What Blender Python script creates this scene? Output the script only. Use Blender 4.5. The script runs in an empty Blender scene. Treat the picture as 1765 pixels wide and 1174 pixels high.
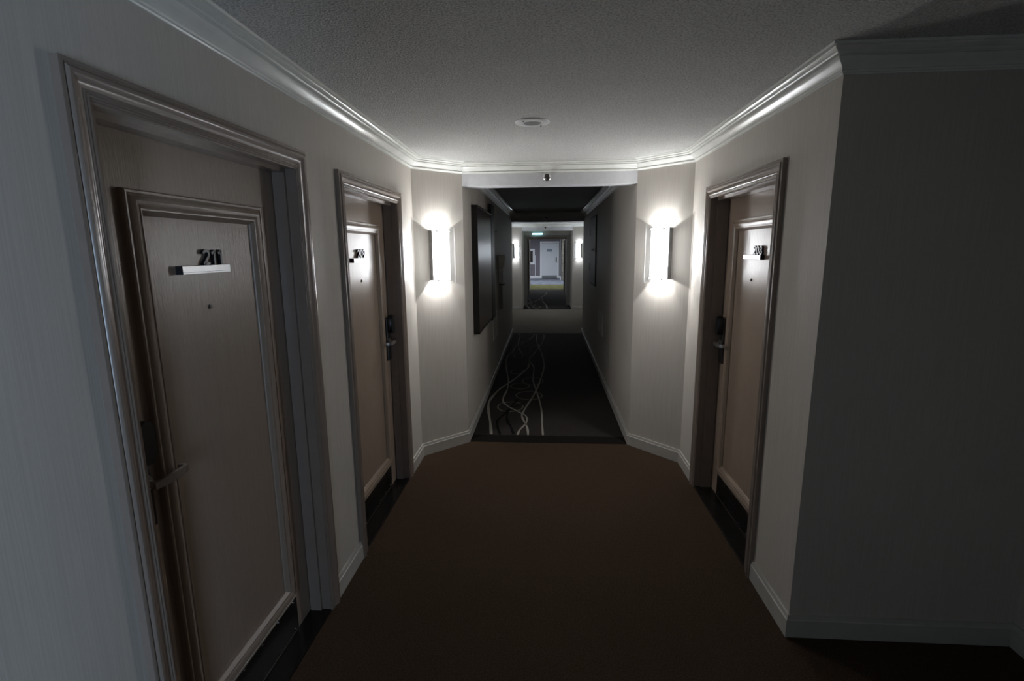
import bpy, bmesh, math, random
from mathutils import Vector, Matrix

random.seed(7)
sc = bpy.context.scene
COL = sc.collection
PI = math.pi

# ------------------------------------------------------------------ camera
FPX, PITCH, YAW, ROLL = 862.667, .1794, .0698, -.0090
CAMH = 1.75
fwd = Vector((-math.sin(YAW)*math.cos(PITCH), math.cos(YAW)*math.cos(PITCH), -math.sin(PITCH)))
right = Vector((math.cos(YAW), math.sin(YAW), 0))
up = right.cross(fwd)
r2 = right*math.cos(ROLL) + up*math.sin(ROLL)*(+1)
u2 = up*math.cos(ROLL) - right*math.sin(ROLL)
cam = bpy.data.cameras.new('camera')
cam.sensor_fit = 'HORIZONTAL'; cam.sensor_width = 36.0
cam.lens = FPX*36.0/1765.0
cam.clip_start = .02; cam.clip_end = 200
co = bpy.data.objects.new('camera', cam); COL.objects.link(co)
M = Matrix((r2, u2, -fwd)).transposed().to_4x4(); M.translation = Vector((0, 0, CAMH))
co.matrix_world = M
sc.camera = co

# ------------------------------------------------------------------ world, exposure
w = bpy.data.worlds.new('world'); sc.world = w; w.use_nodes = True
w.node_tree.nodes['Background'].inputs[0].default_value = (.55, .7, 1, 1)
w.node_tree.nodes['Background'].inputs[1].default_value = 0.02
sc.view_settings.view_transform = 'Standard'
sc.view_settings.look = 'None'
sc.view_settings.gamma = 1
sc.view_settings.use_curve_mapping = False
sc.view_settings.exposure = 1.25

YPASS = -2.9
# lights of the place (lamp strengths)
SC_DIFF = 9.0        # sconce diffuser emission
SC_TUBE = 1.9          # each of the five points along a sconce's tube
SIDE_W = 37.0        # cool light inferred behind the camera, cast from an added window
LOBBY_W = 90.0

def area(name, loc, rot, sx, sy, power, col, parent=None):
    l = bpy.data.lights.new(name, 'AREA'); l.shape = 'RECTANGLE'; l.size = sx; l.size_y = sy
    l.energy = power; l.color = col
    o = bpy.data.objects.new(name, l); COL.objects.link(o)
    o.location = loc; o.rotation_euler = rot
    if parent: o.parent = parent
    return o

area('passage_cool_light', (.48, YPASS+.12, 1.20), (PI/2, 0, 0), .6, 1.4, SIDE_W, (.54, .74, 1.0))  # cool source inferred from the left wall; placed at the added window

# ------------------------------------------------------------------ materials
def mat(name, col, rough=.5, metal=0, spec=.5, emit=None, es=0):
    m = bpy.data.materials.new(name); m.use_nodes = True
    b = m.node_tree.nodes['Principled BSDF']
    b.inputs['Base Color'].default_value = (*col, 1)
    b.inputs['Roughness'].default_value = rough
    b.inputs['Metallic'].default_value = metal
    b.inputs['Specular IOR Level'].default_value = spec
    if emit:
        b.inputs['Emission Color'].default_value = (*emit, 1); b.inputs['Emission Strength'].default_value = es
    return m

def texmat(name, c1, c2, scale, rough=.5, bump=0, bscale=None, bdist=.002, detail=3, spec=.5, lo=.35, hi=.65, rough2=None, coord='Object', metal=0):
    """two-tone noise colour with its own fine relief; scale / bscale are (x,y,z) frequencies"""
    m = mat(name, c1, rough, metal, spec); nt = m.node_tree; N = nt.nodes; L = nt.links
    b = N['Principled BSDF']
    tc = N.new('ShaderNodeTexCoord')
    mp = N.new('ShaderNodeMapping'); mp.inputs['Scale'].default_value = scale
    L.new(tc.outputs[coord], mp.inputs[0])
    n = N.new('ShaderNodeTexNoise'); n.inputs['Scale'].default_value = 1; n.inputs['Detail'].default_value = detail
    L.new(mp.outputs[0], n.inputs['Vector'])
    r = N.new('ShaderNodeValToRGB')
    r.color_ramp.elements[0].position = lo; r.color_ramp.elements[0].color = (*c1, 1)
    r.color_ramp.elements[1].position = hi; r.color_ramp.elements[1].color = (*c2, 1)
    L.new(n.outputs['Fac'], r.inputs[0]); L.new(r.outputs[0], b.inputs['Base Color'])
    if bump:
        mp2 = N.new('ShaderNodeMapping'); mp2.inputs['Scale'].default_value = bscale or scale
        L.new(tc.outputs[coord], mp2.inputs[0])
        n2 = N.new('ShaderNodeTexNoise'); n2.inputs['Scale'].default_value = 1; n2.inputs['Detail'].default_value = 4
        L.new(mp2.outputs[0], n2.inputs['Vector'])
        bp = N.new('ShaderNodeBump'); bp.inputs['Strength'].default_value = bump; bp.inputs['Distance'].default_value = bdist
        L.new(n2.outputs['Fac'], bp.inputs['Height']); L.new(bp.outputs[0], b.inputs['Normal'])
    return m

WALL = texmat('wallpaper', (.50, .46, .41), (.56, .52, .465), (260, 260, 3.5), .62, .25, (300, 300, 9), .0008, spec=.35)
WALL2 = texmat('lobby_wallpaper', (.17, .155, .18), (.21, .19, .22), (120, 120, 8), .7)
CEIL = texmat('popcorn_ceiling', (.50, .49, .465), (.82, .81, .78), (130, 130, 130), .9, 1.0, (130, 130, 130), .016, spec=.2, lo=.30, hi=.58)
CEIL_SHADE = texmat('shaded_ceiling', (.24, .24, .24), (.27, .27, .27), (60, 60, 60), .8, .3, (90, 90, 90), .003, spec=.2)  # narrow corridor ceiling, its shade behind the beam put into a darker colour
WHITE = texmat('white_trim_paint', (.70, .70, .655), (.76, .76, .71), (9, 9, 9), .24, .03, (30, 30, 30), .002)
BEAM = texmat('beam_paint', (.62, .62, .63), (.67, .67, .68), (20, 20, 20), .5, .1, (80, 80, 80), .001)
BASE = texmat('baseboard_paint', (.46, .44, .40), (.50, .48, .44), (12, 12, 12), .42, .08, (40, 40, 40), .001)
DOOR = texmat('door_paint', (.27, .203, .156), (.295, .224, .173), (150, 150, 5), .32, .7, (190, 190, 14), .0012)
CASING = texmat('casing_paint', (.235, .188, .155), (.25, .20, .166), (14, 14, 14), .24, .015, (40, 40, 14), .001)
CARPET = texmat('brown_carpet', (.040, .0245, .0155), (.082, .053, .034), (170, 170, 170), .95, 1.0, (260, 260, 60), .006, spec=.1)
CARPET_D = texmat('dark_runner_carpet', (.026, .022, .019), (.042, .036, .032), (170, 170, 170), .95, .8, (260, 260, 60), .005, spec=.1)
CARPET_T = texmat('dark_border_carpet', (.008, .006, .005), (.015, .012, .010), (170, 170, 170), .95, .8, (260, 260, 60), .005, spec=.1)
CARPET_2 = texmat('taupe_carpet', (.17, .145, .115), (.23, .20, .16), (120, 120, 120), .95, .8, (260, 260, 60), .005, spec=.1)
RIB_L = texmat('pale_yarn', (.26, .235, .20), (.34, .31, .27), (150, 150, 150), .95, .6, (260, 260, 60), .003, spec=.1)
RIB_M = texmat('olive_yarn', (.15, .14, .105), (.19, .175, .135), (150, 150, 150), .95, .6, (260, 260, 60), .003, spec=.1)
RIB_D = texmat('black_yarn', (.004, .004, .004), (.007, .006, .006), (150, 150, 150), .95, .6, (260, 260, 60), .003, spec=.1)
C_YEL = texmat('olive_yellow_carpet', (.07, .068, .026), (.125, .12, .045), (3, 3, 3), .95, .5, (200, 200, 60), .004, spec=.1)
C_BLU = texmat('blue_grey_carpet', (.09, .10, .13), (.19, .20, .23), (4, 4, 4), .95, .5, (200, 200, 60), .004, spec=.1)
BLACKPL = mat('black_plastic', (.006, .006, .007), .3)
KICK = texmat('dark_bronze', (.012, .011, .010), (.018, .016, .014), (40, 40, 40), .22, .05, (50, 50, 50), .001, metal=.3)
BRONZE = texmat('dark_brown_edge', (.05, .034, .022), (.06, .042, .028), (60, 60, 6), .4)
STEEL = texmat('satin_steel', (.50, .49, .47), (.58, .57, .55), (60, 60, 6), .28, metal=1)
DSTEEL = texmat('dark_satin_steel', (.085, .08, .075), (.11, .105, .10), (60, 60, 6), .34, metal=1)
CHROME = mat('chrome', (.78, .78, .78), .12, 1)
PLATE = texmat('brushed_plate', (.60, .60, .60), (.66, .66, .66), (8, 8, 300), .32, metal=.25)
DIGIT = mat('pewter_digit', (.05, .05, .053), .38, .6)
DIGSIDE = mat('digit_shaded_side', (.02, .02, .022), .4, .5)  # same metal as the digit faces, sides coloured darker for shade
GREYMET = texmat('sconce_metal', (.27, .27, .265), (.31, .31, .305), (10, 10, 60), .38, metal=.55)
DARKWD = texmat('dark_brown_wood', (.020, .012, .009), (.034, .020, .015), (60, 60, 4), .28, .1, (80, 80, 6), .001)
BLACKWD = texmat('black_brown_wood', (.006, .005, .004), (.010, .008, .007), (60, 60, 4), .45)
SPKW = mat('speaker_white', (.86, .86, .85), .45)
GRILLE = mat('speaker_grille', (.62, .62, .61), .6)
DARK = mat('dark_gap', (.004, .004, .004), .8)
PALE = texmat('pale_plate', (.62, .61, .57), (.68, .67, .62), (20, 20, 20), .6)
CABW = texmat('painted_access_door', (.27, .255, .235), (.31, .295, .27), (260, 260, 3.5), .6)
PAPER = texmat('notice_paper', (.50, .51, .51), (.72, .73, .72), (40, 40, 25), .5)
LDOOR = texmat('white_lobby_door', (.70, .72, .76), (.74, .76, .80), (30, 30, 3), .4)
LTRIM = mat('white_lobby_trim', (.80, .82, .84), .4)
KICKG = mat('grey_kick', (.30, .31, .32), .35, .5)
SIGNB = mat('blue_grey_sign', (.22, .30, .36), .3)
STONE = texmat('stacked_stone', (.13, .122, .10), (.27, .25, .205), (9, 9, 16), .85, .8, (30, 30, 40), .01)
GLOW = mat('lit_strip', (.6, .9, .95), .4, emit=(.45, .92, 1.0), es=3.0)
PANELLT = mat('lit_ceiling_panel', (.9, .9, .9), .4, emit=(.88, .94, 1.0), es=4.0)

def glassmat():
    m = bpy.data.materials.new('clear_glass_plate'); m.use_nodes = True
    nt = m.node_tree; N = nt.nodes; N.clear()
    o = N.new('ShaderNodeOutputMaterial'); mx = N.new('ShaderNodeMixShader')
    t = N.new('ShaderNodeBsdfTransparent'); t.inputs[0].default_value = (1, 1, 1, 1)
    g = N.new('ShaderNodeBsdfPrincipled'); g.inputs['Base Color'].default_value = (.9, .92, .92, 1); g.inputs['Roughness'].default_value = .35
    mx.inputs[0].default_value = .10
    nt.links.new(t.outputs[0], mx.inputs[1]); nt.links.new(g.outputs[0], mx.inputs[2]); nt.links.new(mx.outputs[0], o.inputs[0])
    return m
GLASS = glassmat()
def opal(name, col, es):
    m = bpy.data.materials.new(name); m.use_nodes = True
    nt = m.node_tree; N = nt.nodes; N.clear()
    o = N.new('ShaderNodeOutputMaterial'); mx = N.new('ShaderNodeMixShader'); t = N.new('ShaderNodeBsdfTransparent')
    e = N.new('ShaderNodeEmission'); e.inputs[0].default_value = (*col, 1); e.inputs[1].default_value = es
    mx.inputs[0].default_value = .5
    nt.links.new(t.outputs[0], mx.inputs[1]); nt.links.new(e.outputs[0], mx.inputs[2]); nt.links.new(mx.outputs[0], o.inputs[0])
    return m
DIFFUSER = opal('lit_opal_diffuser', (.94, .965, 1.0), SC_DIFF*2)
DIFFUSER_FAR = opal('lit_opal_diffuser_cool', (.82, .90, 1.0), SC_DIFF*1.4)

# ------------------------------------------------------------------ helpers
def obj(name, bm, m, parent=None, smooth=None, **props):
    bmesh.ops.recalc_face_normals(bm, faces=bm.faces)
    me = bpy.data.meshes.new(name); bm.to_mesh(me); bm.free()
    me.materials.append(m)
    o = bpy.data.objects.new(name, me); COL.objects.link(o)
    if smooth:
        for p in me.polygons: p.use_smooth = True
        me.set_sharp_from_angle(angle=math.radians(smooth))
    if parent: o.parent = parent
    for k, v in props.items(): o[k] = v
    return o

def struct(name, bm, m, parent=None, smooth=None, **kw):
    return obj(name, bm, m, parent, smooth, kind='structure', **kw)

def tag(o, label, cat, group=None):
    o['label'] = label; o['category'] = cat
    if group: o['group'] = group
    return o

def empty(name, loc=(0, 0, 0), rz=0):
    o = bpy.data.objects.new(name, None); COL.objects.link(o)
    o.empty_display_size = .1
    o.location = loc; o.rotation_euler = (0, 0, rz)
    return o

def box(bm, x0, x1, y0, y1, z0, z1, bev=0):
    r = bmesh.ops.create_cube(bm, size=1)
    vs = r['verts']
    for v in vs:
        v.co = Vector(((x0+x1)/2 + v.co.x*(x1-x0), (y0+y1)/2 + v.co.y*(y1-y0), (z0+z1)/2 + v.co.z*(z1-z0)))
    if bev:
        es = list({e for v in vs for e in v.link_edges})
        bmesh.ops.bevel(bm, geom=es, offset=bev, segments=2, profile=.6, affect='EDGES')
    return bm

def B(*a, bev=0):
    bm = bmesh.new(); box(bm, *a, bev=bev); return bm

def cyl(bm, p0, p1, r, n=16, r1=None):
    p0, p1 = Vector(p0), Vector(p1); d = p1-p0
    q = Vector((0, 0, 1)).rotation_difference(d.normalized()).to_matrix().to_4x4()
    q.translation = (p0+p1)/2
    bmesh.ops.create_cone(bm, cap_ends=True, segments=n, radius1=r, radius2=r if r1 is None else r1, depth=d.length, matrix=q)
    return bm

def prism(bm, pts, z0, z1):
    lo = [bm.verts.new((x, y, z0)) for x, y in pts]; hi = [bm.verts.new((x, y, z1)) for x, y in pts]
    n = len(pts)
    bm.faces.new(lo[::-1]); bm.faces.new(hi)
    for i in range(n): bm.faces.new((lo[i], lo[(i+1) % n], hi[(i+1) % n], hi[i]))
    return bm

def sweep(path, prof, N=(0, 0, 1), closed=False):
    """profile (a, b) carried along a path with mitred corners: a to the left of travel, b along N"""
    N = Vector(N); P = [Vector(p) for p in path]; n = len(P); bm = bmesh.new()
    segs = [(P[(i+1) % n]-P[i]).normalized() for i in range(n if closed else n-1)]
    sd = [N.cross(t).normalized() for t in segs]
    rings = []
    for i in range(n):
        if closed: a, b = sd[i-1], sd[i]
        else: a = sd[max(i-1, 0)]; b = sd[min(i, n-2)]
        s = (a+b)/(1+a.dot(b))
        rings.append([bm.verts.new(P[i]+s*pa+N*pb) for pa, pb in prof])
    m = len(prof)
    for i in range(n if closed else n-1):
        A, C = rings[i], rings[(i+1) % n]
        for k in range(m):
            bm.faces.new((A[k], A[(k+1) % m], C[(k+1) % m], C[k]))
    if not closed:
        bm.faces.new(rings[0]); bm.faces.new(rings[-1][::-1])
    return bm

def lathe(bm, prof, n=32, mtx=None):
    """prof (r, z) revolved about z"""
    rings = []
    for r, z in prof:
        rings.append([bm.verts.new((r*math.cos(2*PI*i/n), r*math.sin(2*PI*i/n), z)) for i in range(n)] if r > 1e-6 else [bm.verts.new((0, 0, z))])
    for A, C in zip(rings, rings[1:]):
        for i in range(n):
            j = (i+1) % n
            if len(A) == 1 and len(C) == 1: continue
            if len(A) == 1: bm.faces.new((A[0], C[i], C[j]))
            elif len(C) == 1: bm.faces.new((A[i], A[j], C[0]))
            else: bm.faces.new((A[i], A[j], C[j], C[i]))
    if mtx: bmesh.ops.transform(bm, matrix=mtx, verts=bm.verts)
    return bm

def copy_tree(o, parent=None):
    c = o.copy(); COL.objects.link(c); c.parent = parent
    for ch in list(o.children): copy_tree(ch, c)
    return c

# ------------------------------------------------------------------ plan of the place
XL, XR = -1.066, 1.106            # main hall walls
BL, BR = -.7176, .7469            # narrow corridor walls
YCL, YCR, YB = 4.03, 3.995, 4.37  # ends of hall walls, front of beam
ZC, ZB = 2.47, 2.283              # ceiling, underside of beams
YA, XA = 2.10, 2.066              # alcove wall, alcove right wall
YF, YN = 10.5, 10.86              # end of corridor, start of second hall
Y2, YB2 = 14.44, 14.80            # second hall angled walls / second beam
YD, YE = 16.0, 22.2               # fire door frame, lobby start
YW = 31.1                         # lobby far wall
YBACK = -3.0
TH = .12
DOORS = [('L', 1.093, 2.215, 211, 2.173), ('L', 2.560, 3.660, 209, 2.157), ('R', 2.4975, 3.634, 208, 2.157)]
CW = .082                         # casing face width
ZCAS = 2.163                      # casing top
ZIN = ZCAS-.078

# ------------------------------------------------------------------ floor, ceiling
bm = bmesh.new(); box(bm, -1.4, 2.3, YBACK-.2, YE, -.12, 0); struct('floor', bm, CARPET)
bm = bmesh.new(); box(bm, -5, 6, YE, YW+.3, -.12, 0)
struct('floor', bm, C_BLU)
bm = bmesh.new(); box(bm, -1.4, 2.3, YBACK-.2, YB+.02, ZC, ZC+.12); struct('ceiling', bm, CEIL)
bm = bmesh.new(); box(bm, -1.4, 1.5, YB+.02, YF+.1, ZC, ZC+.12); struct('ceiling', bm, CEIL_SHADE)
bm = bmesh.new(); box(bm, -1.4, 1.5, YF+.1, YE, ZC, ZC+.12); struct('ceiling', bm, CEIL)
bm = bmesh.new(); box(bm, -5, 6, YE, YW+.3, 2.75, 2.87); struct('ceiling', bm, CEIL)

# ------------------------------------------------------------------ walls
def wall_y(name, X, side, y0, y1, openings=(), m=WALL, zt=ZC):
    """wall running along y; side=-1 body towards -x"""
    bm = bmesh.new(); xa, xb = (X-TH, X) if side < 0 else (X, X+TH)
    y = y0
    for a, b, zi in openings:
        box(bm, xa, xb, y, a, 0, zt); box(bm, xa, xb, a, b, zi, zt); y = b
    box(bm, xa, xb, y, y1, 0, zt)
    return struct(name, bm, m)
def opening(d): return (d[1]+CW, d[2]-CW, d[4]-.078)

wall_y('wall_left', XL, -1, YBACK, YCL, [opening(DOORS[0]), opening(DOORS[1])])
wall_y('wall_right', XR, 1, YA+TH, YCR, [opening(DOORS[2])])
bm = bmesh.new(); box(bm, XR, XA+TH, YA, YA+TH, 0, ZC); struct('wall_alcove', bm, WALL)
bm = bmesh.new(); box(bm, XA, XA+TH, YBACK, YA, 0, ZC); struct('wall_alcove_right', bm, WALL)
bm = bmesh.new(); box(bm, -.12, XA, -1.0, -.9, 0, ZC); box(bm, XL, -.12, -1.0, -.9, 2.25, ZC); struct('wall_back_added', bm, DOOR)  # unseen wall added behind the camera; its opening limits the cool light
# unseen passage and window behind the camera, added to carry the cool light
bm = bmesh.new(); box(bm, XL-TH, .05, YBACK-TH, YBACK, 0, ZC); box(bm, 1.05, XA+TH, YBACK-TH, YBACK, 0, ZC)
box(bm, .05, 1.05, YBACK-TH, YBACK, 0, .5); box(bm, .05, 1.05, YBACK-TH, YBACK, 2.1, ZC)
struct('wall_passage_added', bm, WALL)
bm = bmesh.new()
for a in ((.05, .10, .5, 2.1), (1.0, 1.05, .5, 2.1), (.10, 1.0, .5, .55), (.10, 1.0, 2.05, 2.1), (.53, .57, .55, 2.05)): box(bm, a[0], a[1], YBACK-.07, YBACK-.01, a[2], a[3])
wf = struct('added_window_1', bm, WHITE)
obj('pane', B(.10, 1.0, YBACK-.05, YBACK-.04, .55, 2.05), GLASS, wf)

def angled(name, p0, p1, m=WALL, zt=ZC):
    p0, p1 = Vector((*p0, 0)), Vector((*p1, 0)); t = (p1-p0).normalized(); n = Vector((-t.y, t.x, 0))
    q = [p0, p1, p1+n*TH+t*.02, p0+n*TH]
    bm = prism(bmesh.new(), [(v.x, v.y) for v in q], 0, zt); return struct(name, bm, m)
angled('wall_left_angled', (XL, YCL), (BL, YB))
angled('wall_right_angled', (BR, YB), (XR, YCR))
# corridor walls, second hall, third corridor
wall_y('wall_corridor_left', BL, -1, YB, YF)
wall_y('wall_corridor_right', BR, 1, YB, YF)
angled('wall_second_hall_left_near', (BL, YF), (XL, YN))
angled('wall_second_hall_right_near', (XR, YN), (BR, YF))
wall_y('wall_second_hall_left', XL, -1, YN, Y2)
wall_y('wall_second_hall_right', XR, 1, YN, Y2)
angled('wall_second_hall_left_angled', (XL, Y2), (BL, YB2))
angled('wall_second_hall_right_angled', (BR, YB2), (XR, Y2))
wall_y('wall_far_corridor_left', BL, -1, YB2, YE)
wall_y('wall_far_corridor_right', BR, 1, YB2, YE)
# beams
bm = B(BL, BR, YB, YB+.16, ZB, ZC); struct('trim_1', bm, BEAM)
bm = B(BL, BR, YF-.18, YF, ZB+.015, ZC); struct('trim_2', bm, BEAM)
bm = B(BL, BR, YB2, YB2+.16, ZB, ZC); struct('trim_3', bm, BEAM)

# ------------------------------------------------------------------ crown moulding and baseboards
CP = [(0, 0), (0, -.087), (.006, -.087), (.008, -.082), (.014, -.080), (.016, -.074), (.012, -.071), (.015, -.067), (.022, -.060),
      (.033, -.051), (.044, -.043), (.048, -.037), (.044, -.034), (.050, -.031), (.057, -.030), (.062, -.026), (.060, -.022), (.070, -.019), (.078, -.014), (.077, -.010), (.088, -.008), (.091, 0)]
z = ZC-.0005
def crown(name, pts, closed=False, m=WHITE):
    return struct(name, sweep([(x, y, z) for x, y in pts], CP, closed=closed), m, smooth=22)
crown('trim_4', [(XA, -.9), (XA, YA), (XR, YA), (XR, YCR), (BR, YB), (BL, YB), (XL, YCL), (XL, YBACK)])
crown('trim_5', [(BR, YB+.16), (BR, YF-.18), (BL, YF-.18), (BL, YB+.16)], closed=True)
crown('trim_6', [(BR, YF), (XR, YN), (XR, Y2), (BR, YB2), (BL, YB2), (XL, Y2), (XL, YN), (BL, YF)], closed=True)

BH = .1075
BP = [(0, 0), (.016, 0), (.016, BH-.022), (.012, BH-.019), (.012, BH-.015), (.009, BH-.006), (.009, BH), (0, BH)]
def base(name, pts): return struct(name, sweep([(x, y, .0005) for x, y in pts], BP), BASE, smooth=25)
d0, d1, d2 = DOORS
base('baseboard_right', [(XA, -.9), (XA, YA), (XR, YA), (XR, d2[1])])
base('baseboard_right_corridor', [(XR, d2[2]), (XR, YCR), (BR, YB), (BR, YF), (XR, YN), (XR, Y2), (BR, YB2), (BR, YD-.06)])
base('baseboard_left_corridor', [(BL, YD-.06), (BL, YB2), (XL, Y2), (XL, YN), (BL, YF), (BL, YB), (XL, YCL), (XL, d1[2])])
base('baseboard_left_between_doors', [(XL, d1[1]), (XL, d0[2])])
base('baseboard_left', [(XL, d0[1]), (XL, YBACK)])

# ------------------------------------------------------------------ hotel doors
CASP = [(0, 0), (0, .026), (.003, .028), (.010, .028), (.0115, .0255), (.014, .0255), (.016, .030), (.020, .0335), (.026, .034), (.032, .031), (.039, .026), (.047, .0215),
        (.053, .020), (.056, .022), (.0595, .0225), (.0615, .0205), (.065, .0225), (.0685, .0225), (.070, .019), (.074, .019), (.076, .0155), (CW, .0155), (CW, 0)]
CASP = [(a, b*.78) for a, b in CASP]
PMP = [(0, 0), (0, .016), (.004, .019), (.010, .0185), (.0125, .0155), (.016, .018), (.023, .0235), (.031, .0255), (.039, .023), (.045, .0185), (.049, .017), (.052, .019), (.056, .0185), (.060, .014), (.068, .008), (.070, .004), (.070, 0)]

def arc(cx, cz, rx, rz, a0, a1, n=10):
    return [(cx+rx*math.cos(math.radians(a0+(a1-a0)*i/n)), cz+rz*math.sin(math.radians(a0+(a1-a0)*i/n))) for i in range(n+1)]
GLYPH = {   # strokes (points, closed) on a 0.6 x 1 body
    '0': [(arc(.29, .5, .20, .42, 0, 342, 19), True)],
    '1': [([(.05, .74), (.17, .80), (.26, .92)], False), ([(.27, .98), (.27, .0)], False)],
    '2': [([(.085, .72)]+arc(.285, .70, .20, .22, 160, -25, 9)+[(.36, .42), (.20, .22), (.10, .085), (.10, .08), (.53, .08)], False)],
    '8': [(arc(.29, .70, .165, .215, 0, 337, 15), True), (arc(.29, .275, .20, .205, 0, 337, 15), True)],
    '9': [(arc(.29, .67, .20, .25, 0, 342, 17), True), ([(.49, .67), (.45, .45), (.36, .20), (.28, .02)], False)],
}
def digit(ch, hgt, m, parent, x, y0, y1, z0):
    bm = bmesh.new()
    for pts, closed in GLYPH[ch]:
        t = .088*hgt; dd = y1-y0
        b2 = sweep([(x+px*hgt*1.33, y1, z0+pz*hgt) for px, pz in pts], [(-t, 0), (-t, dd), (t, dd), (t, 0)], N=(0, -1, 0), closed=closed)
        me = bpy.data.meshes.new('t'); b2.to_mesh(me); b2.free(); bm.from_mesh(me); bpy.data.meshes.remove(me)
    o = obj('digit', bm, m, parent); me = o.data; me.materials.append(DIGSIDE)
    for p in me.polygons: p.material_index = 0 if abs(p.normal.y) > .8 else 1
    return o

def hotel_door(idx, side, y0, y1, num, ZCAS, lock, depth, plate, digits, peep, label, detailed=True):
    X = XL if side == 'L' else XR
    if not detailed: X = BL if side == 'L' else BR
    ZIN = ZCAS-.078; yc = (y0+y1)/2; W = (y1-y0)/2; rz = PI/2 if side == 'L' else -PI/2
    sgn = 1 if side == 'L' else -1
    lx = lambda Y: (Y-yc)*sgn
    root = empty('door_%d' % idx, (X, yc, 0), rz); root['kind'] = 'structure'
    tag(root, label, 'door')
    ow = W-CW                                   # half opening
    # casing: travel so that the left of travel points to the opening, N out of the wall (-y)
    path = [(W, 0, 0), (W, 0, ZCAS), (-W, 0, ZCAS), (-W, 0, 0)]
    bm = sweep(path, CASP, N=(0, -1, 0)); 
    if side: obj('casing', bm, CASING, root, smooth=28)
    # jamb lining with stop
    def u_shape(bm, xi, xo, zi, zo, ya, yb):
        box(bm, -xo, -xi, ya, yb, 0, zo); box(bm, xi, xo, ya, yb, 0, zo); box(bm, -xi, xi, ya, yb, zi, zo)
    bm = bmesh.new(); u_shape(bm, ow-.002, ow+.02, ZIN-.002, ZIN+.02, -.010, depth+.05); obj('jamb', bm, CASING, root)
    bm = bmesh.new(); u_shape(bm, ow-.016, ow-.002, ZIN-.018, ZIN-.002, .034, depth-.003); obj('door_stop', bm, CASING, root)
    # leaf
    lf = obj('leaf', B(-ow+.006, ow-.006, depth, depth+.045, .012, ZIN-.006, bev=.0015), DOOR, root)
    pw = ow-.147; zb, zt = .195, 1.925
    path = [(pw, depth, zb), (pw, depth, zt), (-pw, depth, zt), (-pw, depth, zb)]
    obj('panel_moulding', sweep(path, PMP, N=(0, -1, 0), closed=True), DOOR, lf, smooth=28)
    kp = obj('kick_plate', B(-pw-.01, pw+.01, depth-.003, depth, .02, zb-.003), KICK, lf)
    bm = bmesh.new()
    for k in range(6):
        for zz in (.035, .17):
            cyl(bm, (-pw+.02+k*(2*pw-.04)/5, depth-.003, zz), (-pw+.02+k*(2*pw-.04)/5, depth-.006, zz), .004, 8)
    o = obj('screw', bm, CHROME, kp); o['kind'] = 'stuff'
    obj('threshold', prism(bmesh.new(), [(-ow, -.006), (ow, -.006), (ow, depth+.05), (-ow, depth+.05)], 0, .010), KICK, root)
    obj('edge_strip', B(-ow, ow, -.009, -.006, 0, .0115), DSTEEL, root, label='thin metal edge of the threshold')
    # peephole
    bm = cyl(bmesh.new(), (peep[0], depth+.002, peep[1]), (peep[0], depth-.004, peep[1]), .0085, 20)
    pe = obj('peephole', bm, DSTEEL, lf, label='small dark peephole')
    obj('lens', cyl(bmesh.new(), (peep[0], depth-.003, peep[1]), (peep[0], depth-.0055, peep[1]), .005, 16), BLACKPL, lf)
    # lock: long escutcheon, black reader, lever
    lxc = lock*(ow-.006-.068)
    es = obj('escutcheon', B(lxc-.032, lxc+.032, depth-.018, depth, .965, 1.275, bev=.004), DSTEEL, lf, label='tall dark steel lock plate')
    pr = [(-.030, 1.20), (-.024, 1.176), (-.010, 1.166), (.010, 1.166), (.024, 1.176), (.030, 1.20), (.031, 1.262), (.024, 1.282), (0, 1.292), (-.024, 1.282), (-.031, 1.262)]
    bm = bmesh.new()
    fr = [bm.verts.new((lxc+a*.82, depth-.052, b)) for a, b in pr]; mid = [bm.verts.new((lxc+a, depth-.040, b)) for a, b in pr]; bk = [bm.verts.new((lxc+a, depth-.016, b)) for a, b in pr]
    n = len(pr); bm.faces.new(fr)
    for A, C in ((fr, mid), (mid, bk)):
        for i in range(n): bm.faces.new((A[i], A[(i+1) % n], C[(i+1) % n], C[i]))
    bm.faces.new(bk[::-1])
    obj('card_reader', bm, BLACKPL, lf, smooth=40, label='black key card reader')
    zl = 1.105; s = -lock
    bm = cyl(bmesh.new(), (lxc, depth-.015, zl), (lxc, depth-.026, zl), .025, 24)
    cyl(bm, (lxc, depth-.02, zl), (lxc, depth-.062, zl), .0105, 16)
    # lever arm: flat bar bowed, bending back at the tip
    pts = [(lxc-s*.012, -.060), (lxc+s*.02, -.064), (lxc+s*.05, -.066), (lxc+s*.085, -.066), (lxc+s*.112, -.062), (lxc+s*.118, -.052), (lxc+s*.118, -.034)]
    th = .0055; hh = [.010, .0115, .0115, .0115, .011, .010, .009]
    vs = []
    for i, (a, b) in enumerate(pts):
        q0 = Vector(pts[max(i-1, 0)]); q1 = Vector(pts[min(i+1, len(pts)-1)]); t = (q1-q0).normalized(); nn = Vector((-t.y, t.x))*th
        c = Vector((a, b)); ring = []
        for sgn2, hz in ((1, -1), (1, 1), (-1, 1), (-1, -1)):
            p = c+nn*sgn2; ring.append(bm.verts.new((p.x, depth+p.y, zl+hz*hh[i])))
        vs.append(ring)
    for A, C in zip(vs, vs[1:]):
        for i in range(4): bm.faces.new((A[i], A[(i+1) % 4], C[(i+1) % 4], C[i]))
    bm.faces.new(vs[0]); bm.faces.new(vs[-1][::-1])
    obj('lever_handle', bm, STEEL, lf, smooth=35, label='satin steel lever handle')
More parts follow.
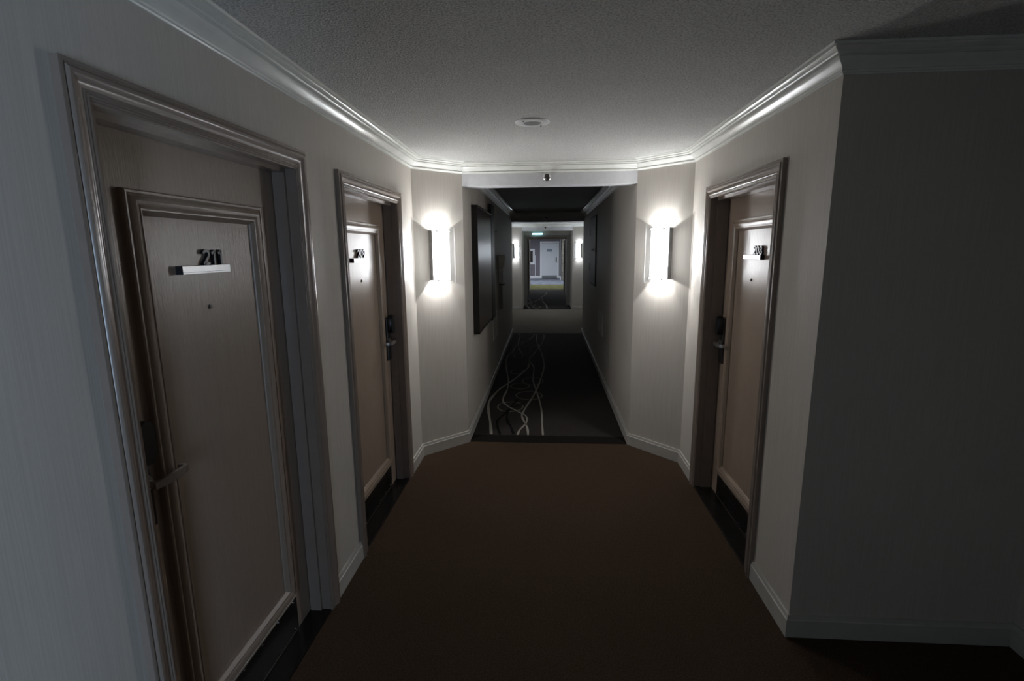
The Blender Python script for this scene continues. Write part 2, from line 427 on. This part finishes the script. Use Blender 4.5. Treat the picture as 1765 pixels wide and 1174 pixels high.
    if num:
        a, b = plate
        pl = obj('number_plate', B(a, b, depth-.023, depth, 1.682, 1.708, bev=.0008), PLATE, lf, label='slim silver ledge with a dark end')
        obj('groove', B(a+.0005, b-.0005, depth-.0236, depth-.018, 1.6875, 1.6885), BLACKPL, pl)
        obj('dark_end', B(*((a-.0006, a+.0008) if lock*0+((side == 'L')) else (b-.0008, b+.0006)), depth-.0232, depth, 1.6818, 1.7082), DIGSIDE, pl, label='dark near end')  # plate end nearest the camera is coloured dark
        da, db = digits; x = da
        for ch in str(num):
            digit(ch, .052, DIGIT, pl, x, depth-.012, depth-.001, 1.7082)
            x += .043 if ch != '1' else .036
    return root

# plate / digit / peephole positions measured in each door's own frame
def D(i, Y): d = DOORS[i]; return (Y-(d[1]+d[2])/2)*(1 if d[0] == 'L' else -1)
hotel_door(1, *DOORS[0], lock=-1, depth=.090, plate=(D(0, 1.502), D(0, 1.741)), digits=(D(0, 1.617), D(0, 1.722)), peep=(D(0, 1.642), 1.566),
           label='taupe guest room door numbered 211, nearest on the left wall')
hotel_door(2, *DOORS[1], lock=1, depth=.090, plate=(D(1, 2.915), D(1, 3.155)), digits=(D(1, 3.010), D(1, 3.135)), peep=(D(1, 3.078), 1.566),
           label='taupe guest room door numbered 209, farther along the left wall beside the sconce')
hotel_door(3, *DOORS[2], lock=-1, depth=.110, plate=(D(2, 3.173), D(2, 2.930)), digits=(D(2, 3.066), D(2, 2.955)), peep=(D(2, 3.09), 1.56),
           label='taupe guest room door numbered 208 on the right wall')

# ------------------------------------------------------------------ wall sconces
def sconce():
    r = empty('wall_sconce')
    hw, z0, z1 = .084, 1.506, 1.912            # box half width, heights
    bm = bmesh.new()
    box(bm, -hw, hw, -.004, 0, z0, z1); box(bm, -hw, -hw+.003, -.050, -.004, z0, z1); box(bm, hw-.003, hw, -.050, -.004, z0, z1)
    obj('back_box', bm, GREYMET, r)
    bm = bmesh.new(); n = 12; A = []; Bv = []
    for i in range(n+1):
        a = PI*i/n; x = -math.cos(a)*(hw-.004); y = -.046-math.sin(a)*.034
        A.append(bm.verts.new((x, y, z0+.003))); Bv.append(bm.verts.new((x, y, z1-.003)))
    for i in range(n): bm.faces.new((A[i], A[i+1], Bv[i+1], Bv[i]))
    me = obj('diffuser', bm, DIFFUSER, r)
    g = obj('glass_plate', B(-.105, .105, -.094, -.088, 1.473, 1.940, bev=.001), GLASS, r, label='clear glass plate')
    for x in (-.062, .062):
        for zz in (1.508, 1.904):
            bm = cyl(bmesh.new(), (x, -.084, zz), (x, -.0985, zz), .0068, 14)
            obj('screw', bm, GREYMET, g)
    for k in range(5):
        pl = bpy.data.lights.new('tube_point', 'POINT'); pl.energy = SC_TUBE; pl.shadow_soft_size = 0; pl.color = (.95, .97, 1)
        po = bpy.data.objects.new('tube_point', pl); COL.objects.link(po); po.parent = r; po.location = ((-.04, .02, -.015, .04, 0)[k], -.054, z0+.045+k*(z1-z0-.09)/4)
    return r
def ang(p0, p1):
    return ((p0[0]+p1[0])/2, (p0[1]+p1[1])/2, 0), math.atan2(p1[1]-p0[1], p1[0]-p0[0])
FARL = {}
s1 = sconce(); l, a = ang((XL, YCL), (BL, YB))
def shift(l, a, d): return (l[0]+math.cos(a)*d, l[1]+math.sin(a)*d, 0)
s1.location = shift(l, a, -.018); s1.rotation_euler.z = a
tag(s1, 'lit white wall sconce left of the corridor opening, beside door 209', 'wall lamp', 'sconces on the angled walls')
for (p0, p1, dd, lab) in (((BR, YB), (XR, YCR), .012, 'lit white wall sconce right of the corridor opening, beside door 208'),
                      ((XL, Y2), (BL, YB2), 0, 'small distant lit sconce at the far hall, on its left'),
                      ((BR, YB2), (XR, Y2), 0, 'small distant lit sconce at the far hall, on its right')):
    c = copy_tree(s1); l, a = ang(p0, p1)
    if p0[1] > 10 or p1[1] > 10:
        for ch in c.children:
            if ch.type == 'LIGHT':
                ch.data = ch.data.copy(); ch.data.color = (.82, .90, 1); ch.data.energy = SC_TUBE*.6
            elif ch.name.startswith('diffuser'):
                ch.data = ch.data.copy(); ch.data.materials[0] = DIFFUSER_FAR
    c.location = shift(l, a, dd); c.rotation_euler.z = a; c['label'] = lab

# ------------------------------------------------------------------ ceiling speaker
sp = empty('ceiling_speaker', (-.085, 3.05, ZC)); tag(sp, 'round white speaker with a perforated centre, set in the ceiling', 'speaker')
bm = lathe(bmesh.new(), [(.050, -.0065), (.055, -.009), (.085, -.008), (.098, -.004), (.101, -.0005), (.101, .002), (.048, .002)], 48)
obj('rim', bm, SPKW, sp, smooth=40)
bm = lathe(bmesh.new(), [(0, -.0045), (.051, -.0055), (.051, .001)], 36); gr = obj('grille', bm, GRILLE, sp)
bm = bmesh.new()
for k in range(1, 7):
    rr = .0078*k; nn = max(6, int(2*PI*rr/.0085))
    for i in range(nn):
        a = 2*PI*i/nn; x, y = rr*math.cos(a), rr*math.sin(a)
        cyl(bm, (x, y, -.0045), (x, y, -.0062), .0024, 6)
o = obj('perforation', bm, mat('perforation_grey', (.22, .22, .22), .7), gr); o['kind'] = 'stuff'
for a in (.85, .85+PI):
    obj('screw', cyl(bmesh.new(), (.074*math.cos(a), .074*math.sin(a), -.007), (.074*math.cos(a), .074*math.sin(a), -.0115), .0042, 10), DARK, sp, label='dark screw')

# ------------------------------------------------------------------ sidewall sprinklers
def sprinkler():
    r = empty('sprinkler_head')
    fl = lathe(bmesh.new(), [(0, 0), (.032, 0), (.033, -.004), (.028, -.009), (.020, -.011), (.012, -.011)], 28, Matrix.Rotation(-PI/2, 4, 'X'))
    for v in fl.verts: v.co.y = -abs(v.co.y)
    obj('escutcheon', fl, CHROME, r, smooth=40)
    b = cyl(bmesh.new(), (0, -.008, 0), (0, -.022, 0), .0095, 12); obj('body', b, DSTEEL, r)
    b = bmesh.new()
    for s in (-1, 1):
        cyl(b, (s*.009, -.02, .0), (s*.013, -.036, .0), .0022, 8); cyl(b, (s*.013, -.036, 0), (s*.002, -.050, 0), .0022, 8)
    cyl(b, (0, -.022, 0), (0, -.048, 0), .003, 8)
    obj('frame_arm', b, CHROME, r)
    obj('deflector', box(B(-.017, .017, -.054, -.051, -.012, .013), -.019, .019, -.058, -.028, .013, .0155), DSTEEL, r)
    return r
s0 = sprinkler(); s0.location = (0, YB, 2.347)
tag(s0, 'chrome sidewall sprinkler head on the white beam over the nearest corridor opening', 'sprinkler', 'sidewall sprinkler heads')
c = copy_tree(s0); c.location = (-.02, YF-.18, 2.36); c['label'] = 'dark sprinkler head on the shaded header at the corridor end'
c = copy_tree(s0); c.location = (-.04, YB2, 2.375); c['label'] = 'tiny sprinkler head on the bright beam of the far hall'

# ------------------------------------------------------------------ corridor carpets
def ribbon(pts, wd, zt):
    P = [Vector((a, b)) for a, b in pts]; Q = []
    for i in range(len(P)-1):
        p0 = P[max(i-1, 0)]; p1 = P[i]; p2 = P[i+1]; p3 = P[min(i+2, len(P)-1)]
        for k in range(6):
            t = k/6; Q.append(.5*((2*p1)+(-p0+p2)*t+(2*p0-5*p1+4*p2-p3)*t*t+(-p0+3*p1-3*p2+p3)*t**3))
    Q.append(P[-1]); bm = bmesh.new(); L = []; R = []
    for i, q in enumerate(Q):
        t = (Q[min(i+1, len(Q)-1)]-Q[max(i-1, 0)]); t = t.normalized() if t.length else Vector((0, 1)); n = Vector((-t.y, t.x))*wd*(.5+.10*math.sin(i*.7))
        L.append([bm.verts.new((*(q+n), zz)) for zz in (.002, zt)]); R.append([bm.verts.new((*(q-n), zz)) for zz in (.002, zt)])
    for i in range(len(Q)-1):
        bm.faces.new((L[i][1], L[i+1][1], R[i+1][1], R[i][1])); bm.faces.new((L[i][0], L[i+1][0], L[i+1][1], L[i][1])); bm.faces.new((R[i][0], R[i][1], R[i+1][1], R[i+1][0]))
    return bm
def ring(cx, cy, rx, ry, wd, zt=.0045):
    n = 40; bm = bmesh.new(); V = []
    for i in range(n):
        a = 2*PI*i/n; V.append([bm.verts.new((cx+math.cos(a)*(rx+o), cy+math.sin(a)*(ry+o), zz)) for o, zz in ((-wd/2, .002), (-wd/2, zt), (wd/2, zt), (wd/2, .002))])
    for i in range(n):
        A, C = V[i], V[(i+1) % n]
        for k in range(3): bm.faces.new((A[k], A[k+1], C[k+1], C[k]))
    return bm
RA = [(-.526, 4.554), (-.574, 4.891), (-.648, 5.354), (-.664, 5.64), (-.625, 5.96), (-.568, 6.236), (-.493, 6.453), (-.414, 6.715), (-.325, 7.095), (-.272, 7.371), (-.273, 7.628)]
RB = [(-.273, 4.55), (-.26, 4.684), (-.214, 4.841), (-.199, 4.974), (-.213, 5.094), (-.258, 5.181), (-.348, 5.308), (-.437, 5.442), (-.5, 5.604), (-.513, 5.824), (-.495, 6.111), (-.509, 6.537), (-.566, 7.021), (-.639, 7.733), (-.639, 8.188), (-.581, 8.554), (-.557, 9.109), (-.451, 9.444), (-.336, 9.742), (-.263, 10.2), (-.234, 10.38), (-.199, 10.189), (-.193, 9.565), (-.142, 9.013), (-.076, 8.336), (-.035, 7.523), (-.055, 6.973), (-.094, 6.44), (-.152, 5.884), (-.216, 5.491), (-.249, 5.256), (-.262, 5.145), (-.236, 4.972), (-.188, 4.748), (-.172, 4.55)]
RC = [(-.03, 4.55), (-.039, 4.817), (-.05, 5.264), (-.083, 5.707), (-.131, 6.125), (-.178, 6.605), (-.19, 7.373), (-.271, 7.823), (-.214, 8.332), (-.131, 8.961), (-.076, 9.452), (-.048, 10.061), (-.057, 10.38)]
RD = [(-.591, 10.38), (-.542, 10.183), (-.535, 9.442), (-.49, 8.8), (-.397, 8.283)]
RE = [(-.312, 4.564), (-.353, 4.772), (-.406, 4.965), (-.419, 5.211), (-.397, 5.403), (-.34, 5.697)]
RF = [(-.442, 4.558), (-.492, 4.797), (-.502, 4.96), (-.46, 5.137), (-.394, 5.364), (-.268, 5.53)]
cr = empty('corridor_carpet', (0, 0, 0)); tag(cr, 'dark brown carpet inlay with pale looping lines down the narrow corridor', 'carpet')
obj('field', B(BL, BR, 4.545, YF-.06, .0003, .002), CARPET_D, cr)
obj('border', B(BL, BR, YB, 4.545, .0003, .003), CARPET_T, cr, label='near-black cross band')
obj('border', B(BL, BR, YF-.06, YF, .0003, .003), CARPET_T, cr, label='near-black cross band')
for k, (cx, cy, rx, ry) in enumerate([(-.207, 5.877, .159, .175), (-.34, 6.3, .121, .147), (-.183, 6.553, .14, .181), (-.405, 5.428, .142, .179), (-.426, 7.061, .095, .131), (-.466, 8.197, .082, .175), (-.317, 9.174, .152, .216), (-.197, 8.76, .106, .168)]):
    obj('carpet_ring', ring(cx, cy, rx, ry, .016, .0034+k*.0001), RIB_M, cr)
for k, (p, m, wd) in enumerate(((RE, RIB_D, .022), (RF, RIB_D, .022), (RD, RIB_L, .018), (RB, RIB_L, .019), (RC, RIB_L, .017), (RA, RIB_L, .025))):
    obj('carpet_line', ribbon(p, wd, .0048+k*.0002), m, cr)
ct = obj('taupe_carpet', B(XL-.0, XR, YF, YB2, .0003, .0015), CARPET_2)
tag(ct, 'plain taupe carpet covering the floor of the far hall', 'carpet')
cf = empty('far_corridor_carpet', (0, 0, 0)); tag(cf, 'dark patterned carpet of the farthest corridor, beyond the taupe one', 'carpet')
obj('field', B(BL, BR, YB2, YE, .0003, .002), CARPET_D, cf)
obj('border', B(BL, BR, YB2, YB2+.18, .002, .003), CARPET_T, cf)
for k, p in enumerate(([(x+.02, y+10.45) for x, y in RA], [(x, y+10.45) for x, y in RE], [(x+.05, y+10.45) for x, y in RC], [(x, y+10.45) for x, y in RB[:14]])):
    obj('carpet_line', ribbon(p, .035, .0048+k*.0002), (RIB_L, RIB_M, RIB_L, RIB_M)[k], cf)
cy_ = obj('yellow_carpet_band', B(-3.5, 3.5, YE, 25.4, .0003, .003), C_YEL); tag(cy_, 'olive yellow carpet band across the bright lobby floor', 'carpet')

# ------------------------------------------------------------------ things on the corridor walls
wp = empty('dark_wall_panel', (BL, 4.86, 0)); tag(wp, 'large dark brown wooden slab mounted on the left corridor wall', 'wall panel')
obj('slab', B(0, .056, 0, 1.20, .945, 2.155, bev=.003), DARKWD, wp)
obj('side_rail', B(0, .060, -.012, -.0005, .935, 2.165, bev=.002), BLACKWD, wp)
obj('top_rail', B(0, .062, -.012, 1.21, 2.156, 2.172, bev=.002), DARKWD, wp)
obj('bottom_rail', B(0, .060, -.012, 1.21, .928, .944, bev=.002), BLACKWD, wp)
o = obj('slender_dark_panel', B(BL, BL+.045, 6.22, 6.55, .88, 2.30, bev=.003), BLACKWD); tag(o, 'tall slender black-brown panel just behind the large dark slab', 'wall panel')
br = empty('wall_bracket', (BL, 6.9, 1.99)); tag(br, 'small pale bracket high on the left corridor wall past the dark slab', 'bracket')
obj('plate', B(0, .008, -.06, .10, -.03, .03, bev=.002), PALE, br); obj('arm', B(.008, .05, -.02, .06, -.004, .012, bev=.002), PALE, br)
nt_ = empty('wall_dispenser', (BL+.001, 7.6, 0)); tag(nt_, 'pale grey dispenser with a wider top jutting from the left corridor wall', 'dispenser')
obj('cover', prism(bmesh.new(), [(0, -.08), (.085, -.07), (.092, -.05), (.092, .05), (.085, .07), (0, .08)], 1.50, 1.675), PALE, nt_)
obj('body', prism(bmesh.new(), [(0, -.06), (.066, -.055), (.066, .055), (0, .06)], 1.245, 1.50), PAPER, nt_)
obj('drip_tray', B(0, .085, -.07, .07, 1.228, 1.243, bev=.002), BLACKPL, nt_)
obj('back_board', B(0, .05, -.05, .05, .86, 1.227, bev=.002), CABW, nt_)
def louvre(name, x, s, y0, y1, z0, z1, lab):
    r = empty(name, (x, (y0+y1)/2, z0)); tag(r, lab, 'vent')
    h = (y1-y0)/2; H = z1-z0
    bm = bmesh.new()
    for a in ((0, s*.012, -h, h, 0, .03), (0, s*.012, -h, h, H-.03, H), (0, s*.012, -h, -h+.03, .03, H-.03), (0, s*.012, h-.03, h, .03, H-.03)): box(bm, *a)
    obj('frame', bm, PALE, r)
    obj('backing', B(0, s*.003, -h+.03, h-.03, .03, H-.03), CABW, r)
    n = 8
    for k in range(n):
        zz = .035+k*(H-.07)/n
        obj('slat', B(s*.003, s*.010, -h+.031, h-.031, zz, zz+.018), PALE, r)
louvre('wall_vent', BL, 1, 6.60, 7.10, .54, .90, 'pale low vent on the left corridor wall below the slab')
louvre('wall_vent', BR, -1, 6.63, 7.16, .60, .90, 'pale low vent on the right corridor wall')
cb = empty('electrical_cabinet', (BR-.002, 8.22, 0)); tag(cb, 'flush wall-coloured cabinet door with black hinges on the right corridor wall', 'cabinet')
obj('surround', box(box(box(B(-.004, 0, -.50, .50, 2.24, 2.26), -.004, 0, -.50, .50, 1.18, 1.20), -.004, 0, -.50, -.47, 1.20, 2.24), -.004, 0, .47, .50, 1.20, 2.24), DARK, cb, label='dark shadow gap')
dr = obj('cabinet_door', B(-.014, 0, -.468, .468, 1.202, 2.238, bev=.001), CABW, cb)
for zz in (1.385, 1.965):
    obj('hinge', B(-.022, -.012, .44, .49, zz, zz+.13, bev=.002), BLACKPL, dr, label='black hinge')
b = cyl(bmesh.new(), (-.012, -.22, 1.74), (-.022, -.22, 1.74), .035, 20); cyl(b, (-.02, -.22, 1.74), (-.055, -.22, 1.74), .014, 14)
obj('knob', b, CHROME, dr, smooth=40, label='chrome knob')

# ------------------------------------------------------------------ fire door frame and far corridor
bm = bmesh.new()
box(bm, BL, -.70, YD-.06, YD+.06, 0, 2.20); box(bm, .73, BR, YD-.06, YD+.06, 0, 2.20)
box(bm, BL, BR, YD-.05, YD+.05, 2.20, ZC)
struct('wall_fire_door', bm, WALL)
ff = empty('door_4', (0, YD, 0)); ff['kind'] = 'structure'; tag(ff, 'dark painted door frame across the farthest corridor', 'door frame')
for a, b in ((-.70, -.655), (.685, .73)): obj('outer_jamb', B(a, b, -.07, .07, 0, 2.20, bev=.003), CABW, ff)
for a, b in ((-.655, -.615), (.625, .685)): obj('inner_jamb', B(a, b, -.045, .055, 0, 2.13, bev=.003), CABW, ff)
obj('head', B(-.655, .685, -.07, .07, 2.13, 2.20, bev=.003), CABW, ff); obj('head_stop', B(-.615, .625, -.045, .055, 2.06, 2.13, bev=.003), CASING, ff)
obj('head_lit_edge', B(-.655, .685, -.074, -.07, 2.196, 2.203), LTRIM, ff, label='top edge of the frame head, painted pale for the light on it')  # light along the frame head painted as a pale strip
bm = bmesh.new(); lt = empty('light_fixture', (-.29, YD-.08, 2.225)); tag(lt, 'slim cyan lit strip above the farthest door frame', 'lamp')
obj('housing', B(-.17, .17, 0, .03, -.012, .032, bev=.002), BLACKPL, lt); obj('lit_lens', B(-.16, .16, -.022, 0, -.012, .022, bev=.003), GLOW, lt)
hotel_door(5, 'L', 19.2, 20.3, None, 2.157, 1, .02, None, None, (0, 1.55), 'guest room door on the left of the farthest corridor', detailed=False)
hotel_door(6, 'R', 20.6, 21.7, None, 2.157, -1, .02, None, None, (0, 1.55), 'guest room door on the right of the farthest corridor', detailed=False)

# ------------------------------------------------------------------ bright lobby at the very end
bm = bmesh.new(); box(bm, -5, BL-TH, YE-.1, YE, 0, 2.75); box(bm, BR+TH, 6, YE-.1, YE, 0, 2.75); box(bm, BL-TH, BR+TH, YE-.1, YE, ZC, 2.75)
struct('wall_lobby_near', bm, WALL2)
bm = bmesh.new(); box(bm, -5, -.30, YW, YW+.1, 0, 2.75); box(bm, .64, 1.5, YW, YW+.1, 0, 2.75); box(bm, -.30, .64, YW, YW+.1, 2.15, 2.75)
struct('wall_lobby_far', bm, WALL2)
bm = bmesh.new(); box(bm, -5.1, -5, YE-.1, YW+.1, 0, 2.75); struct('wall_lobby_left', bm, WALL2)
bm = bmesh.new(); box(bm, 6, 6.1, YE-.1, YW+.1, 0, 2.75); box(bm, 1.5, 6, YW, YW+.1, 0, 2.75); struct('wall_lobby_right', bm, WALL2)
struct('baseboard_lobby_left', B(-5, -.40, YW-.02, YW, 0, .16), LTRIM)
bm = bmesh.new(); prism(bm, [(.75, YW), (.75, YW-.02), (.84, YW-.02), (.80, 29.2), (.83, 29.2), (.87, YW)], 0, .13); struct('baseboard_lobby_right', bm, LTRIM)
ld = empty('door_7', (.17, YW, 0)); ld['kind'] = 'structure'; tag(ld, 'white lobby door with a grey plate sign at the far end of the view', 'door')
bm = bmesh.new()
for a in ((-.575, -.47, -.03, 0, 0, 2.235), (.47, .575, -.03, 0, 0, 2.235), (-.47, .47, -.03, 0, 2.16, 2.235)): box(bm, *a, bev=.004)
obj('door_frame', bm, LTRIM, ld)
obj('closer_bar', B(-.45, .45, -.02, .0, 2.10, 2.155), KICKG, ld)
lf = obj('leaf', B(-.468, .468, .0, .045, .01, 2.10), LDOOR, ld)
obj('kick_plate', B(-.46, .46, -.006, 0, .015, .18), KICKG, lf)
obj('sign_plate', B(-.155, .16, -.012, 0, 1.615, 1.78, bev=.004), SIGNB, lf)
obj('lock', B(.385, .44, -.04, 0, .96, 1.28, bev=.008), BLACKPL, lf); obj('lever', B(.33, .42, -.06, -.04, 1.08, 1.10, bev=.004), STEEL, lf)
pf = empty('picture_frame', (-.99, YW, 0)); tag(pf, 'white framed dark picture left of the lobby door', 'picture')
bm = bmesh.new()
for a in ((-.26, -.14, -.03, 0, .85, 1.79), (.14, .26, -.03, 0, .85, 1.79), (-.14, .14, -.03, 0, 1.66, 1.79), (-.14, .14, -.03, 0, .85, .985)): box(bm, *a, bev=.004)
obj('frame', bm, LTRIM, pf); obj('canvas', B(-.14, .14, -.01, 0, .985, 1.66), DARKWD, pf)
struct('trim_7', B(-.715, -.685, YW-.03, YW, .16, 1.40), LTRIM)
# stone pier: courses of thin uneven stones
st = empty('stone_pier', (.86, 29.1, 0)); tag(st, 'stacked beige stone pier to the right of the lobby door', 'pier')
bm = B(.02, 1.2, .03, .6, 0, 2.75); obj('core', bm, STONE, st)
bm = bmesh.new(); zz = 0.0
while zz < 2.7:
    hgt = random.uniform(.05, .11); x = 0
    while x < 1.2:
        wd = random.uniform(.12, .34); box(bm, x+.003, min(x+wd, 1.2)-.003, random.uniform(-.02, .01), .05, zz+.003, min(zz+hgt, 2.74)-.003); x += wd
    yy = .05
    while yy < .6:
        wd = random.uniform(.12, .3); box(bm, random.uniform(-.02, .0), .03, yy+.003, min(yy+wd, .6)-.003, zz+.003, min(zz+hgt, 2.74)-.003); yy += wd
    zz += hgt
o = obj('stone', bm, STONE, st); o['kind'] = 'stuff'
struct('trim_8', B(1.06, 1.075, 29.05, 29.08, 0, 2.4), LTRIM)
struct('trim_9', B(.80, .835, 30.9, 30.95, .1, 2.7), LTRIM)
# lobby ceiling lamps
first = None
for k, (x, y) in enumerate(((0, 24.2), (0, 27.5), (-2.6, 27.5), (2.8, 25.5))):
    r = empty('ceiling_lamp', (x, y, 2.75))
    if first is None:
        bm = bmesh.new()
        for a in ((-.62, -.58, -.32, .32, -.03, 0), (.58, .62, -.32, .32, -.03, 0), (-.58, .58, -.32, -.28, -.03, 0), (-.58, .58, .28, .32, -.03, 0)): box(bm, *a)
        f1 = obj('frame', bm, LTRIM, r); f2 = obj('lit_panel', B(-.58, .58, -.28, .28, -.02, -.004), PANELLT, r); first = (f1, f2)
    else:
        for f in first: c = f.copy(); COL.objects.link(c); c.parent = r
    area('lamp_light', (0, 0, -.035), (0, 0, 0), 1.1, .5, LOBBY_W/4, (.84, .91, 1), r)
    tag(r, ('ceiling light panel just inside the bright lobby', 'ceiling light panel before the white lobby door', 'ceiling light panel on the left side of the lobby', 'ceiling light panel on the right side of the lobby')[k], 'lamp', 'lobby ceiling lights')
